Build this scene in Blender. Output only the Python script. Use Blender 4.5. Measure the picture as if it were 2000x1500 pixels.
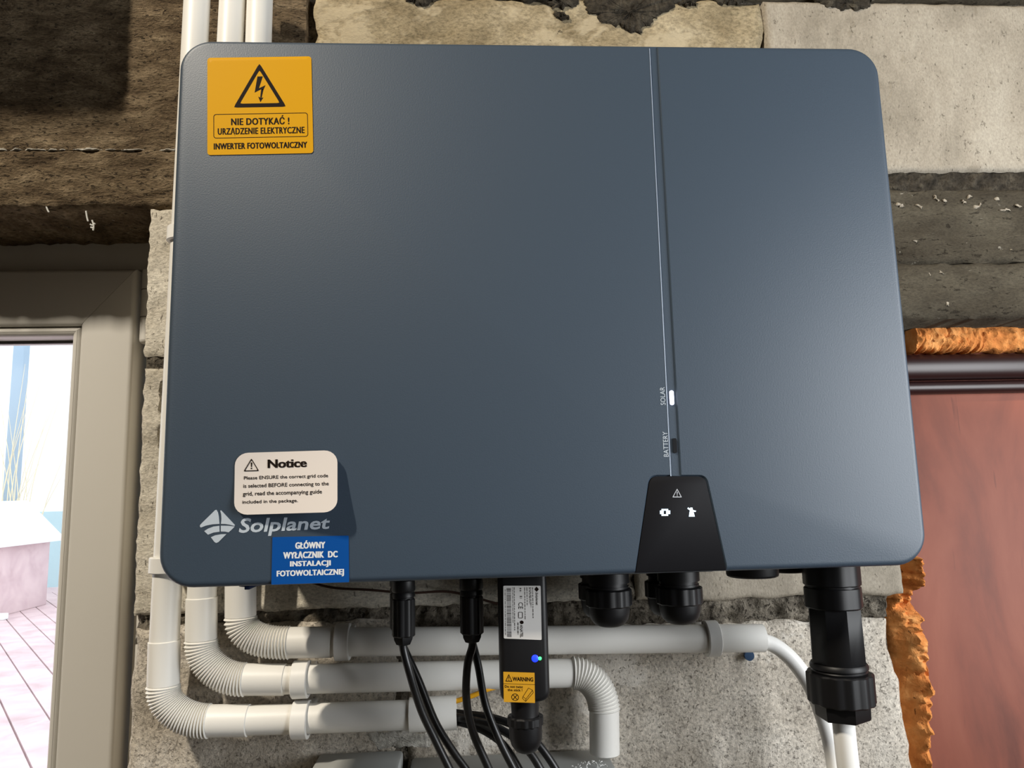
import bpy, bmesh, math, random
from mathutils import Vector, Matrix, noise
random.seed(7)
for o in list(bpy.data.objects): bpy.data.objects.remove(o, do_unlink=True)
SC = bpy.context.scene
COL = SC.collection

# ------------------------------------------------------------------ camera
F = 1450.0                      # focal length in pixels of the 2000 x 1500 frame
T = Vector((-0.24167681, -0.13944227, 0.50421778))
R1 = Vector((0.998118095244234, 0.015667652170317844, 0.05928568648073621))     # world X in camera (right, up, forward)
R3 = Vector((-0.056437995500581026, -0.14335667007724973, 0.9880605334736526))  # world Y
R2 = Vector((-0.023979587358806044, 0.9895470629635725, 0.1422026355953675))    # world Z
CAM = Vector((-R1.dot(T), -R3.dot(T), -R2.dot(T)))
def ray(px, py):
    d = Vector(((px-1000)/F, -(py-750)/F, 1.0))
    return Vector((R1.dot(d), R3.dot(d), R2.dot(d)))
def U(px, py, Y):
    """point of the vertical plane at depth Y that the photograph shows at a pixel"""
    d = ray(px, py); k = (Y-CAM.y)/d.y
    return CAM + d*k
cd = bpy.data.cameras.new('camera'); cam = bpy.data.objects.new('camera', cd); COL.objects.link(cam)
cd.sensor_fit = 'HORIZONTAL'; cd.sensor_width = 36.0; cd.lens = 36.0*F/2000.0
cd.clip_start = 0.02; cd.clip_end = 100
right = Vector((R1[0], R3[0], R2[0])); up = Vector((R1[1], R3[1], R2[1])); fwd = Vector((R1[2], R3[2], R2[2]))
m = Matrix((right, up, -fwd)).transposed().to_4x4(); m.translation = CAM
cam.matrix_world = m
SC.camera = cam

# ------------------------------------------------------------------ world, lights, exposure
w = bpy.data.worlds.new('world'); SC.world = w; w.use_nodes = True
bg = w.node_tree.nodes['Background']; bg.inputs[0].default_value = (0.88, 0.95, 1.0, 1); bg.inputs[1].default_value = 2.6
def area(name, loc, target, sx, sy, power, col):
    l = bpy.data.lights.new(name, 'AREA'); l.shape = 'RECTANGLE'; l.size = sx; l.size_y = sy; l.energy = power; l.color = col
    o = bpy.data.objects.new(name, l); COL.objects.link(o); o.location = loc
    o.rotation_euler = (Vector(target)-Vector(loc)).to_track_quat('-Z', 'Y').to_euler()
    return o
area('work_lamp_light', (-1.03, -1.30, 1.90), (0.1, 0.18, 0.2), 0.04, 0.24, 66, (1.0, 0.90, 0.75))
area('window_daylight', (1.14, -0.52, 0.12), (0.45, 0.1, 0.05), 0.5, 0.6, 11.5, (0.96, 0.98, 1.0))
SC.view_settings.view_transform = 'Standard'; SC.view_settings.look = 'None'
SC.view_settings.gamma = 1; SC.view_settings.use_curve_mapping = False
SC.view_settings.exposure = 0.0

# ------------------------------------------------------------------ materials
def lin(c):
    return tuple((v/255/12.92 if v/255 <= 0.04045 else ((v/255+0.055)/1.055)**2.4) for v in c) + (1,)
def mat(name, col, rough=0.5, metal=0, bump=None, spec=0.5, emit=None, es=0, coat=0):
    mt = bpy.data.materials.new(name); mt.use_nodes = True
    nt = mt.node_tree; b = nt.nodes['Principled BSDF']
    b.inputs['Base Color'].default_value = lin(col); b.inputs['Roughness'].default_value = rough
    b.inputs['Metallic'].default_value = metal; b.inputs['Specular IOR Level'].default_value = spec
    b.inputs['Coat Weight'].default_value = coat
    if emit: b.inputs['Emission Color'].default_value = lin(emit); b.inputs['Emission Strength'].default_value = es
    if bump:
        sc, st, dist = bump
        tc = nt.nodes.new('ShaderNodeTexCoord'); n = nt.nodes.new('ShaderNodeTexNoise'); n.inputs['Scale'].default_value = sc
        n.inputs['Detail'].default_value = 3
        nt.links.new(tc.outputs['Object'], n.inputs['Vector'])
        bp = nt.nodes.new('ShaderNodeBump'); bp.inputs['Strength'].default_value = st; bp.inputs['Distance'].default_value = dist
        nt.links.new(n.outputs['Fac'], bp.inputs['Height']); nt.links.new(bp.outputs['Normal'], b.inputs['Normal'])
    return mt
def ramp(nt, src, stops):
    r = nt.nodes.new('ShaderNodeValToRGB'); e = r.color_ramp.elements
    while len(e) < len(stops): e.new(0.5)
    for k, (p, c) in enumerate(stops):
        e[k].position = p; e[k].color = c if len(c) == 4 else lin(c)
    nt.links.new(src, r.inputs[0]); return r.outputs[0]
def noisen(nt, vec, scale, detail=6, rough=0.6, stretch=None, dist=0.0):
    if stretch:
        mp = nt.nodes.new('ShaderNodeMapping'); mp.inputs['Scale'].default_value = stretch
        nt.links.new(vec, mp.inputs[0]); vec = mp.outputs[0]
    n = nt.nodes.new('ShaderNodeTexNoise'); n.inputs['Scale'].default_value = scale; n.inputs['Detail'].default_value = detail
    n.inputs['Roughness'].default_value = rough; n.inputs['Distortion'].default_value = dist
    nt.links.new(vec, n.inputs['Vector']); return n.outputs['Fac']
def mixc(nt, fac, a, b, mode='MIX'):
    n = nt.nodes.new('ShaderNodeMix'); n.data_type = 'RGBA'; n.blend_type = mode
    if isinstance(fac, (int, float)): n.inputs[0].default_value = fac
    else: nt.links.new(fac, n.inputs[0])
    for i, v in ((6, a), (7, b)):
        if isinstance(v, tuple): n.inputs[i].default_value = v if len(v) == 4 else lin(v)
        else: nt.links.new(v, n.inputs[i])
    return n.outputs[2]
W4 = (1, 1, 1, 1); B4 = (0, 0, 0, 1)
def concrete(name, stops, scale=14, stretch=None, grain=(350, 0.55), pit=None, speck=None, bump=0.003, bstr=0.8, blot=None):
    """stops: ramp of large-scale colours; grain: fine grain scale, amount; pit/speck: (scale, threshold, colour, amount)"""
    mt = bpy.data.materials.new(name); mt.use_nodes = True; nt = mt.node_tree; b = nt.nodes['Principled BSDF']
    b.inputs['Roughness'].default_value = 0.92; b.inputs['Specular IOR Level'].default_value = 0.2
    tc = nt.nodes.new('ShaderNodeTexCoord'); v = tc.outputs['Object']
    base = noisen(nt, v, scale, 8, 0.62, stretch, 0.4)
    c = ramp(nt, base, stops)
    fine = noisen(nt, v, grain[0], 3, 0.7, stretch)
    g = ramp(nt, fine, [(0.30, (0.35, 0.35, 0.35, 1)), (0.52, (0.92, 0.92, 0.92, 1)), (0.72, (1.35, 1.35, 1.35, 1))])
    c = mixc(nt, grain[1], c, mixc(nt, 1.0, c, g, 'MULTIPLY'))
    hs = [(fine, 0.35)]
    for p in (blot, pit, speck):
        if p:
            n = noisen(nt, v, p[0], 5, 0.65, p[4] if len(p) > 4 else stretch, 0.3)
            f = ramp(nt, n, [(p[1], B4), (p[1]+0.05, W4)])
            am = nt.nodes.new('ShaderNodeMath'); am.operation = 'MULTIPLY'; am.inputs[1].default_value = p[3]
            nt.links.new(f, am.inputs[0])
            c = mixc(nt, am.outputs[0], c, p[2]); hs.append((f, -0.5 if p is pit else 0.15))
    nt.links.new(c, b.inputs['Base Color'])
    tot = base
    for src, am in hs:
        ma = nt.nodes.new('ShaderNodeMath'); ma.operation = 'MULTIPLY_ADD'; ma.inputs[1].default_value = am
        nt.links.new(src, ma.inputs[0]); nt.links.new(tot, ma.inputs[2]); tot = ma.outputs[0]
    bp = nt.nodes.new('ShaderNodeBump'); bp.inputs['Strength'].default_value = bstr; bp.inputs['Distance'].default_value = bump
    nt.links.new(tot, bp.inputs['Height']); nt.links.new(bp.outputs['Normal'], b.inputs['Normal'])
    return mt
M = {}
M['brown_concrete'] = concrete('brown_board_concrete', [(0.3, (76, 62, 46)), (0.48, (110, 94, 73)), (0.62, (138, 121, 97)), (0.8, (164, 148, 122))], 22, (1, 1, 3.0), (210, 0.85), pit=(150, 0.60, (40, 32, 25), 0.75, (1, 1, 2.2)), speck=(130, 0.655, (208, 192, 162), 0.7, (1, 1, 2.5)), bump=0.006, bstr=1.0)
M['tan_block'] = concrete('tan_block', [(0.3, (138, 130, 116)), (0.5, (162, 153, 138)), (0.7, (176, 168, 153))], 12, (1.3, 1, 0.8), (420, 0.35), pit=(170, 0.64, (100, 92, 78), 0.5), blot=(22, 0.60, (132, 123, 107), 0.5), bump=0.0018)
M['tan_rough_block'] = concrete('tan_rough_block', [(0.3, (126, 112, 86)), (0.5, (158, 144, 116)), (0.72, (182, 168, 140))], 14, (1, 1, 1.6), (240, 0.7), pit=(90, 0.68, (70, 58, 42), 0.8), blot=(9, 0.55, (190, 176, 148), 0.7), bump=0.003)
M['grey_block'] = concrete('grey_block', [(0.28, (168, 158, 143)), (0.5, (200, 191, 177)), (0.7, (224, 216, 203))], 13, None, (330, 0.75), pit=(300, 0.60, (124, 113, 99), 0.4), blot=(10, 0.56, (234, 229, 220), 0.5), bump=0.0035, bstr=0.9)
M['pale_block'] = concrete('pale_block', [(0.3, (180, 172, 156)), (0.5, (210, 203, 188)), (0.7, (226, 220, 206))], 20, (1, 1, 1.6), (300, 0.6), pit=(150, 0.62, (84, 74, 60), 0.7, (2, 1, 0.7)), bump=0.003)
M['dark_concrete'] = concrete('dark_lintel_concrete', [(0.3, (52, 46, 37)), (0.5, (73, 67, 56)), (0.7, (92, 86, 73))], 10, (1, 1, 2.5), (300, 0.6), pit=(90, 0.62, (40, 34, 27), 0.7), speck=(38, 0.655, (172, 166, 152), 0.75, (1, 1, 2.0)), bump=0.003)
M['mortar'] = concrete('mortar', [(0.3, (70, 64, 56)), (0.5, (108, 101, 90)), (0.7, (146, 138, 124))], 60, None, (260, 0.8), pit=(190, 0.58, (50, 44, 37), 0.8), bump=0.006, bstr=1.0)
M['dark_mortar'] = concrete('dark_mortar', [(0.3, (40, 36, 30)), (0.5, (66, 60, 51)), (0.75, (100, 93, 80))], 70, None, (260, 0.8), bump=0.006, bstr=1.0)
M['pale_mortar'] = concrete('pale_mortar', [(0.3, (150, 146, 136)), (0.5, (190, 186, 176)), (0.75, (214, 210, 202))], 60, None, (260, 0.6), bump=0.004, bstr=1.0)
M['foam'] = concrete('expanding_foam', [(0.25, (178, 100, 48)), (0.5, (220, 142, 76)), (0.7, (236, 172, 106))], 38, None, (120, 0.2), pit=(70, 0.63, (130, 68, 30), 0.8), bump=0.006)
M['room'] = concrete('room_plaster', [(0.3, (84, 78, 70)), (0.7, (104, 98, 90))], 3)
# the inverter's textured paint
M['cover'] = mat('slate_blue_textured_paint', (57, 70, 84), 0.47, 0, (900, 0.22, 0.0004), 0.55)
M['highlight'] = mat('satin_silver_highlight', (176, 186, 200), 0.3, 0.3)
M['housing'] = mat('dark_grey_cast_housing', (46, 50, 55), 0.6)
M['black'] = mat('black_plastic', (15, 15, 17), 0.46, spec=0.35)
M['black_matt'] = mat('black_rubber', (15, 15, 17), 0.6)
M['panel'] = mat('black_display_glass', (24, 24, 27), 0.65, spec=0.12)
M['cable'] = mat('black_cable_sheath', (20, 20, 21), 0.38)
M['white_pvc'] = mat('white_conduit', (236, 234, 228), 0.42)
M['white_flex'] = mat('white_corrugated_conduit', (236, 234, 228), 0.45)
M['white_cable'] = mat('white_cable_sheath', (234, 233, 229), 0.4)
M['clip'] = mat('white_clip', (238, 237, 233), 0.4)
M['grey_box'] = mat('light_grey_box', (168, 170, 168), 0.5)
M['window_pvc'] = mat('white_window_profile', (214, 211, 204), 0.4, 0, (60, 0.05, 0.002))
M['gasket'] = mat('grey_gasket', (70, 66, 60), 0.6)
M['yellow'] = mat('yellow_vinyl', (208, 152, 0), 0.55, spec=0.12)
M['small_yellow'] = mat('small_yellow_vinyl', (196, 144, 26), 0.5)
M['print'] = mat('black_print', (22, 12, 8), 0.6, spec=0.1)
M['small_print'] = mat('grey_small_print', (92, 90, 88), 0.6)
M['blue'] = mat('blue_vinyl', (0, 74, 150), 0.4)
M['paper'] = mat('white_paper_label', (214, 206, 200), 0.5)
M['silver_label'] = mat('silver_white_label', (205, 203, 200), 0.45)
M['white_print'] = mat('white_print', (226, 228, 230), 0.5)
M['grey_print'] = mat('light_grey_print', (184, 194, 204), 0.5)
M['yellow_wire'] = mat('yellow_wire', (226, 164, 30), 0.45)
M['navy'] = mat('navy_plastic', (20, 34, 64), 0.45)
M['plug'] = mat('blue_wall_plug', (28, 62, 96), 0.5)
M['led_white'] = mat('white_led', (240, 240, 255), 0.4, emit=(232, 232, 255), es=2.2)
M['led_icon'] = mat('lit_icon', (220, 240, 255), 0.4, emit=(205, 236, 255), es=1.6)
M['icon_dim'] = mat('grey_icon', (176, 180, 188), 0.5)
M['led_blue'] = mat('blue_led', (20, 40, 255), 0.4, emit=(24, 48, 255), es=2.5)
M['led_green'] = mat('green_led', (40, 255, 120), 0.4, emit=(70, 255, 120), es=2.0)
M['led_dark'] = mat('unlit_led', (16, 18, 22), 0.35)
M['brown_wood'] = mat('brown_filler', (72, 48, 38), 0.8)
M['outside_white'] = mat('white_render', (236, 240, 242), 0.8, 0, (8, 0.2, 0.01))
M['outside_blue'] = mat('pale_blue_plinth', (176, 206, 214), 0.8)
M['post'] = mat('blue_grey_post', (150, 172, 190), 0.6)
M['grass'] = mat('dry_grass', (216, 206, 180), 0.8)
M['debris'] = mat('white_shavings', (226, 226, 222), 0.6)
def wood(name, a, b, c, scale, stretch, rough):
    mt = bpy.data.materials.new(name); mt.use_nodes = True; nt = mt.node_tree; bs = nt.nodes['Principled BSDF']
    tc = nt.nodes.new('ShaderNodeTexCoord'); v = tc.outputs['Object']
    n = noisen(nt, v, scale, 7, 0.6, stretch, 0.6); col = ramp(nt, n, [(0.3, a), (0.5, b), (0.72, c)])
    n2 = noisen(nt, v, 26, 3, 0.5, (5, 1, 0.55), 0.2); f = ramp(nt, n2, [(0.70, B4), (0.76, (0.6, 0.6, 0.6, 1))])
    col = mixc(nt, f, col, a)
    nt.links.new(col, bs.inputs['Base Color']); bs.inputs['Roughness'].default_value = rough
    bp = nt.nodes.new('ShaderNodeBump'); bp.inputs['Strength'].default_value = 0.15; bp.inputs['Distance'].default_value = 0.002
    nt.links.new(n, bp.inputs['Height']); nt.links.new(bp.outputs['Normal'], bs.inputs['Normal'])
    return mt
M['door_red'] = wood('reddish_brown_paint', (102, 50, 35), (134, 70, 50), (152, 87, 65), 5, (2.2, 1, 0.8), 0.62)
M['door_dark'] = mat('dark_maroon_gloss', (40, 18, 18), 0.4)
M['terrace'] = wood('pink_boards', (186, 160, 164), (206, 182, 186), (220, 198, 200), 3, (1, 1, 1), 0.7)
gm = bpy.data.materials.new('window_glass'); gm.use_nodes = True; nt = gm.node_tree; nt.nodes.clear()
out = nt.nodes.new('ShaderNodeOutputMaterial'); tr = nt.nodes.new('ShaderNodeBsdfTransparent'); gl = nt.nodes.new('ShaderNodeBsdfGlossy')
df = nt.nodes.new('ShaderNodeBsdfDiffuse'); df.inputs[0].default_value = (0.8, 0.82, 0.82, 1)
gl.inputs['Roughness'].default_value = 0.03; mx = nt.nodes.new('ShaderNodeMixShader'); mx.inputs[0].default_value = 0.06
mx2 = nt.nodes.new('ShaderNodeMixShader'); mx2.inputs[0].default_value = 0.06
nt.links.new(tr.outputs[0], mx.inputs[1]); nt.links.new(gl.outputs[0], mx.inputs[2])
nt.links.new(mx.outputs[0], mx2.inputs[1]); nt.links.new(df.outputs[0], mx2.inputs[2]); nt.links.new(mx2.outputs[0], out.inputs[0])
M['glass'] = gm

# ------------------------------------------------------------------ mesh helpers
WL = {}                                          # world location of every object made
def thing(name, label, cat, loc=(0, 0, 0), group=None, kind=None):
    o = bpy.data.objects.new(name, None); COL.objects.link(o); o.location = loc; o.empty_display_size = 0.02
    WL[o.name] = Vector(loc)
    if kind: o['kind'] = kind
    if label: o['label'] = label; o['category'] = cat
    if group: o['group'] = group
    return o
def part(name, geo, mt, parent=None, label=None, cat=None, group=None, kind=None, smooth=40, origin=None):
    """geo = (verts in world space, faces); linked as one mesh object under its parent"""
    vs, fs = geo
    me = bpy.data.meshes.new(name)
    if parent: loc = WL[parent.name]
    elif origin is not None: loc = Vector(origin)
    else:
        n = len(vs); xs = [v[0] for v in vs]; ys = [v[1] for v in vs]; zs = [v[2] for v in vs]
        loc = Vector(((min(xs)+max(xs))/2, (min(ys)+max(ys))/2, min(zs)))
    me.from_pydata([Vector(v)-loc for v in vs], [], fs); me.validate()
    bm = bmesh.new(); bm.from_mesh(me); bmesh.ops.recalc_face_normals(bm, faces=bm.faces); bm.to_mesh(me); bm.free()
    if smooth:
        me.shade_smooth(); me.set_sharp_from_angle(angle=math.radians(smooth))
    me.materials.append(M[mt] if isinstance(mt, str) else mt)
    o = bpy.data.objects.new(name, me); COL.objects.link(o)
    if parent: o.parent = parent
    else: o.location = loc
    WL[o.name] = loc
    if label: o['label'] = label
    if cat: o['category'] = cat
    if group: o['group'] = group
    if kind: o['kind'] = kind
    return o
def join(*gs):
    V, Fc = [], []
    for vs, fs in gs:
        n = len(V); V += list(vs); Fc += [tuple(i+n for i in f) for f in fs]
    return V, Fc
def box(x0, x1, y0, y1, z0, z1):
    v = [(x, y, z) for x in (x0, x1) for y in (y0, y1) for z in (z0, z1)]
    return v, [(0, 1, 3, 2), (4, 6, 7, 5), (0, 4, 5, 1), (2, 3, 7, 6), (0, 2, 6, 4), (1, 5, 7, 3)]
def bbox(x0, x1, y0, y1, z0, z1, b=0.002, seg=2):
    """bevelled box"""
    bm = bmesh.new(); vs, fs = box(x0, x1, y0, y1, z0, z1)
    vv = [bm.verts.new(v) for v in vs]
    for f in fs: bm.faces.new([vv[i] for i in f])
    bmesh.ops.bevel(bm, geom=list(bm.edges), offset=b, segments=seg, profile=0.5, affect='EDGES', clamp_overlap=True)
    bm.verts.index_update()
    r = ([v.co.copy() for v in bm.verts], [tuple(v.index for v in f.verts) for f in bm.faces]); bm.free(); return r
def rrect(x0, x1, z0, z1, r, n=8):
    pts = []
    for cx, cz, a0 in ((x1-r, z1-r, 0), (x0+r, z1-r, 90), (x0+r, z0+r, 180), (x1-r, z0+r, 270)):
        for k in range(n+1):
            a = math.radians(a0+90*k/n); pts.append((cx+r*math.cos(a), cz+r*math.sin(a)))
    return pts
def loops(rings, cap0=True, cap1=True):
    n = len(rings[0]); V = [p for r in rings for p in r]; Fc = []
    for a in range(len(rings)-1):
        for k in range(n):
            j = (k+1) % n; Fc.append((a*n+k, a*n+j, (a+1)*n+j, (a+1)*n+k))
    if cap0: Fc.append(tuple(range(n-1, -1, -1)))
    if cap1: Fc.append(tuple((len(rings)-1)*n+k for k in range(n)))
    return V, Fc
def prism(pts, y0, y1):
    """outline in X, Z pushed from y0 to y1"""
    return loops([[(x, y0, z) for x, z in pts], [(x, y1, z) for x, z in pts]])
def frame_of(d, hint=Vector((0, 1, 0))):
    d = d.normalized()
    if abs(d.dot(hint)) > 0.95: hint = Vector((1, 0, 0))
    a = (hint-d*hint.dot(d)).normalized(); return a, d.cross(a)
def lathe(p0, p1, prof, seg=28, ribs=None):
    """prof: list of (distance along axis, radius[, sides 0 = round])"""
    p0 = Vector(p0); p1 = Vector(p1); d = (p1-p0).normalized(); a, b = frame_of(d)
    rings = []
    for t, r in prof:
        ring = []
        for k in range(seg):
            an = 2*math.pi*k/seg; ring.append(p0+d*t+(a*math.cos(an)+b*math.sin(an))*r)
        rings.append(ring)
    return loops(rings)
def gear(p0, p1, t0, t1, r, depth, teeth, bev=0.001):
    """ring with ribs round its rim"""
    p0 = Vector(p0); d = (Vector(p1)-p0).normalized(); a, b = frame_of(d); rings = []
    for t, k in ((t0, r-bev), (t0+bev, r), (t1-bev, r), (t1, r-bev)):
        ring = []
        for i in range(teeth*4):
            rr = k if i % 4 in (0, 1) else k-depth
            an = 2*math.pi*(i+0.5)/(teeth*4); ring.append(p0+d*t+(a*math.cos(an)+b*math.sin(an))*rr)
        rings.append(ring)
    return loops(rings)
def smooth_path(pts, n=10):
    pts = [Vector(p) for p in pts]; P = [2*pts[0]-pts[1]]+pts+[2*pts[-1]-pts[-2]]; outp = []
    for i in range(1, len(P)-2):
        for k in range(n):
            t = k/n; a, b, c, d = P[i-1], P[i], P[i+1], P[i+2]
            outp.append(0.5*((2*b)+(c-a)*t+(2*a-5*b+4*c-d)*t*t+(3*b-a-3*c+d)*t**3))
    outp.append(P[-2]); return outp
def tube(path, rad, seg=16, cap=True):
    path = [Vector(p) for p in path]; n = len(path); rings = []
    d = (path[1]-path[0]).normalized(); a, b = frame_of(d)
    for i in range(n):
        d2 = ((path[min(i+1, n-1)]-path[max(i-1, 0)])).normalized()
        a = (a-d2*a.dot(d2)).normalized(); b = d2.cross(a)
        r = rad[i] if isinstance(rad, list) else rad
        rings.append([path[i]+(a*math.cos(2*math.pi*k/seg)+b*math.sin(2*math.pi*k/seg))*r for k in range(seg)])
    return loops(rings, cap, cap)
def fb(x, y, z, o=4): return noise.fractal(Vector((x, y, z)), 1.0, 2.0, o)
def slab(x0, x1, z0, z1, yf, yb, amp=0.002, edge=0.003, rnd=0.004, res=0.004, seed=0, fs=25.0, es=22.0, stretch=1.0, chip=None, corners=None):
    """block with an uneven face and ragged edges; corners = dx at (x0 bottom, x0 top, x1 bottom, x1 top)"""
    nx = max(4, int((x1-x0)/res)); nz = max(4, int((z1-z0)/res)); V = []; Fc = []
    c = corners or (0, 0, 0, 0)
    for j in range(nz+1):
        v = j/nz
        for i in range(nx+1):
            u = i/nx
            zz = z0+(z1-z0)*v; xx = x0+(x1-x0)*u
            e0 = edge*fb(seed, zz*es, 1.3)+c[0]*(1-v)+c[1]*v; e1 = edge*fb(seed+9, zz*es, 4.1)+c[2]*(1-v)+c[3]*v
            g0 = edge*fb(seed+5, xx*es, 7.7); g1 = edge*fb(seed+3, xx*es, 2.9)
            X = xx+e0*(1-u)+e1*u; Z = zz+g0*(1-v)+g1*v
            dd = min(u*(x1-x0), (1-u)*(x1-x0), v*(z1-z0), (1-v)*(z1-z0))
            Y = yf+amp*fb(X*fs, seed, Z*fs*stretch, 5)
            if rnd: Y += rnd*max(0, 1-dd/(rnd*1.6))**2
            if chip: Y += chip(X, Z)
            V.append((X, Y, Z))
    for j in range(nz):
        for i in range(nx):
            a = j*(nx+1)+i; Fc.append((a, a+1, a+nx+2, a+nx+1))
    bd = [i for i in range(nx+1)]+[j*(nx+1)+nx for j in range(1, nz+1)]+[nz*(nx+1)+i for i in range(nx-1, -1, -1)]+[j*(nx+1) for j in range(nz-1, 0, -1)]
    k0 = len(V); V += [(V[i][0], yb, V[i][2]) for i in bd]; n = len(bd)
    for k in range(n):
        j = (k+1) % n; Fc.append((bd[k], bd[j], k0+j, k0+k))
    Fc.append(tuple(k0+k for k in range(n)))
    return V, Fc
def lump_strip(L, Rr, yb, bulge, seed, n=60, mcount=12, amp=0.35, edge=0.0015):
    """lumpy strip between two polylines (world points on the plane yb)"""
    def samp(P, t):
        t *= len(P)-1; i = min(int(t), len(P)-2); return P[i].lerp(P[i+1], t-i)
    rings = []
    for i in range(n+1):
        a = samp(L, i/n); b = samp(Rr, i/n); ring = []
        ax = (b-a).normalized()
        a = a+ax*edge*fb(i*0.17, seed, 0); b = b+ax*edge*fb(i*0.17, seed, 5)
        end = min(1, i/2.0, (n-i)/2.0)
        for k in range(mcount+1):
            s = k/mcount; p = a.lerp(b, s)
            h = bulge*(math.sin(math.pi*s**1.5)**0.6)*(1+amp*fb(p.x*90, seed, p.z*90)+0.5*amp*fb(p.x*30, seed+3, p.z*30))*(0.35+0.65*end)
            ring.append(Vector((p.x, yb-h, p.z)))
        rings.append(ring+[Vector((b.x, yb+0.012, b.z)), Vector((a.x, yb+0.012, a.z))])
    return loops(rings)
def blob(pts, yb, h, seed, res=0.0022):
    """flat-bottomed lump with the outline pts (world X, Z)"""
    cx = sum(p[0] for p in pts)/len(pts); cz = sum(p[1] for p in pts)/len(pts); rings = []
    P = []
    for i in range(len(pts)):
        a = pts[i]; b = pts[(i+1) % len(pts)]
        for k in range(14):
            t = k/14; x = a[0]+(b[0]-a[0])*t; z = a[1]+(b[1]-a[1])*t
            P.append((x+0.0045*fb(x*130, seed, z*130, 5), z+0.0045*fb(x*130, seed+7, z*130, 5)))
    n = len(P)
    for s, hh in ((1.0, -0.004), (1.0, 0.0), (0.93, 0.5), (0.8, 0.85), (0.6, 1.0), (0.35, 1.05), (0.1, 1.0)):
        rings.append([Vector((cx+(x-cx)*s*(1+0.10*fb(x*160, seed, z*160)), yb-(h*hh*(1+0.6*fb(x*110+s*3, seed, z*110)) if hh > 0 else -0.004*(hh < 0)), cz+(z-cz)*s*(1+0.10*fb(z*160, seed+2, x*160)))) for x, z in P])
    return loops(rings)
def flat_poly(pts, y, thick=0.0003):
    return prism(pts, y-thick, y)
def XZ(px, py, Y):
    p = U(px, py, Y); return (p.x, p.z)
def apply_bool(o, cutters):
    for c in cutters:
        md = o.modifiers.new('cut', 'BOOLEAN'); md.operation = 'DIFFERENCE'; md.object = c; md.solver = 'EXACT'
    dg = bpy.context.evaluated_depsgraph_get(); me = bpy.data.meshes.new_from_object(o.evaluated_get(dg))
    o.modifiers.clear(); old = o.data; o.data = me; bpy.data.meshes.remove(old)
    for c in cutters: bpy.data.objects.remove(c, do_unlink=True)
    me.shade_smooth(); me.set_sharp_from_angle(angle=math.radians(32))
_tc = {}
def glyphs(s, bold=0.0, shear=0.0, space=1.0):
    """flat lettering as (verts in 0..1 x 0..1 of its box, faces, aspect)"""
    key = (s, bold, shear, space)
    if key in _tc: return _tc[key]
    cu = bpy.data.curves.new('t', 'FONT'); cu.body = s; cu.offset = bold; cu.shear = shear; cu.space_character = space; cu.resolution_u = 3
    o = bpy.data.objects.new('t', cu); COL.objects.link(o)
    dg = bpy.context.evaluated_depsgraph_get(); me = bpy.data.meshes.new_from_object(o.evaluated_get(dg))
    vs = [v.co.copy() for v in me.vertices]; fs = [tuple(p.vertices) for p in me.polygons]
    bpy.data.objects.remove(o, do_unlink=True); bpy.data.meshes.remove(me)
    x0 = min(v.x for v in vs); x1 = max(v.x for v in vs); y0 = min(v.y for v in vs); y1 = max(v.y for v in vs)
    r = ([((v.x-x0)/(x1-x0), (v.y-y0)/(y1-y0)) for v in vs], fs, (x1-x0)/(y1-y0)); _tc[key] = r; return r
def text(s, surf, u0, u1, v0, v1, bold=0.0, shear=0.0, space=1.0, rot=0):
    """lettering fitted into a rectangle of a label surface; surf(u, v) -> world point, v up; rot 90 = reads upwards, -90 = downwards"""
    vs, fs, asp = glyphs(s, bold, shear, space); V = []
    for a, b in vs:
        if rot == 90: a, b = 1-b, a
        elif rot == -90: a, b = b, 1-a
        V.append(surf(u0+(u1-u0)*a, v0+(v1-v0)*b))
    return V, fs
def btext(s, surf, u0, u1, v0, v1, bold=0.0, d=0.004, **k):
    """heavier lettering: the same glyphs set twice, a hair apart"""
    V, fc = text(s, surf, u0, u1-d, v0, v1, bold, **k)
    return join((V, fc), text(s, lambda u, v: surf(u, v)-Vector((0, 0.00004, 0)), u0+d, u1, v0, v1, bold, **k))
def quad_surf(tl, tr, br, bl, yfun, lift):
    """label plane from its four photograph corners; yfun(u, v) gives its depth"""
    def s(u, v):
        x = (tl[0]*(1-u)+tr[0]*u)*v+(bl[0]*(1-u)+br[0]*u)*(1-v); y = (tl[1]*(1-u)+tr[1]*u)*v+(bl[1]*(1-u)+br[1]*u)*(1-v)
        return U(x, y, yfun(u, v)-lift)
    return s
def on_surf(surf, pts): return [surf(u, v) for u, v in pts], [tuple(range(len(pts)))]
def ring_on(surf, outer, inner):
    n = len(outer); return [surf(*p) for p in outer+inner], [(i, (i+1) % n, n+(i+1) % n, n+i) for i in range(n)]
def rr_uv(u0, u1, v0, v1, ru, rv, n=5):
    pts = []
    for cx, cz, a0 in ((u1-ru, v1-rv, 0), (u0+ru, v1-rv, 90), (u0+ru, v0+rv, 180), (u1-ru, v0+rv, 270)):
        for k in range(n+1):
            a = math.radians(a0+90*k/n); pts.append((cx+ru*math.cos(a), cz+rv*math.sin(a)))
    return pts
def tri_ring(surf, c, w, h, t, asp, rd=0.12):
    """rounded triangle outline: c = centre of its base in uv"""
    def tri(s, dy):
        P = [(-w/2, 0), (w/2, 0), (0, h)]; gx, gy = 0, h*0.36; res = []
        for i in range(3):
            a = P[i]; b = P[(i+1) % 3]; p = P[i-1]
            for q, k in ((p, rd), (None, 0.0), (b, rd)):
                if q is None: x, y = a[0]+(gx-a[0])*rd*0.42, a[1]+(gy-a[1])*rd*0.42
                else: x, y = a[0]+(q[0]-a[0])*k, a[1]+(q[1]-a[1])*k
                res.append((c[0]+gx+(x-gx)*s, c[1]+gy+(y-gy)*s))
        return res
    return ring_on(surf, tri(1, 0), tri(t, 0))

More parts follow.
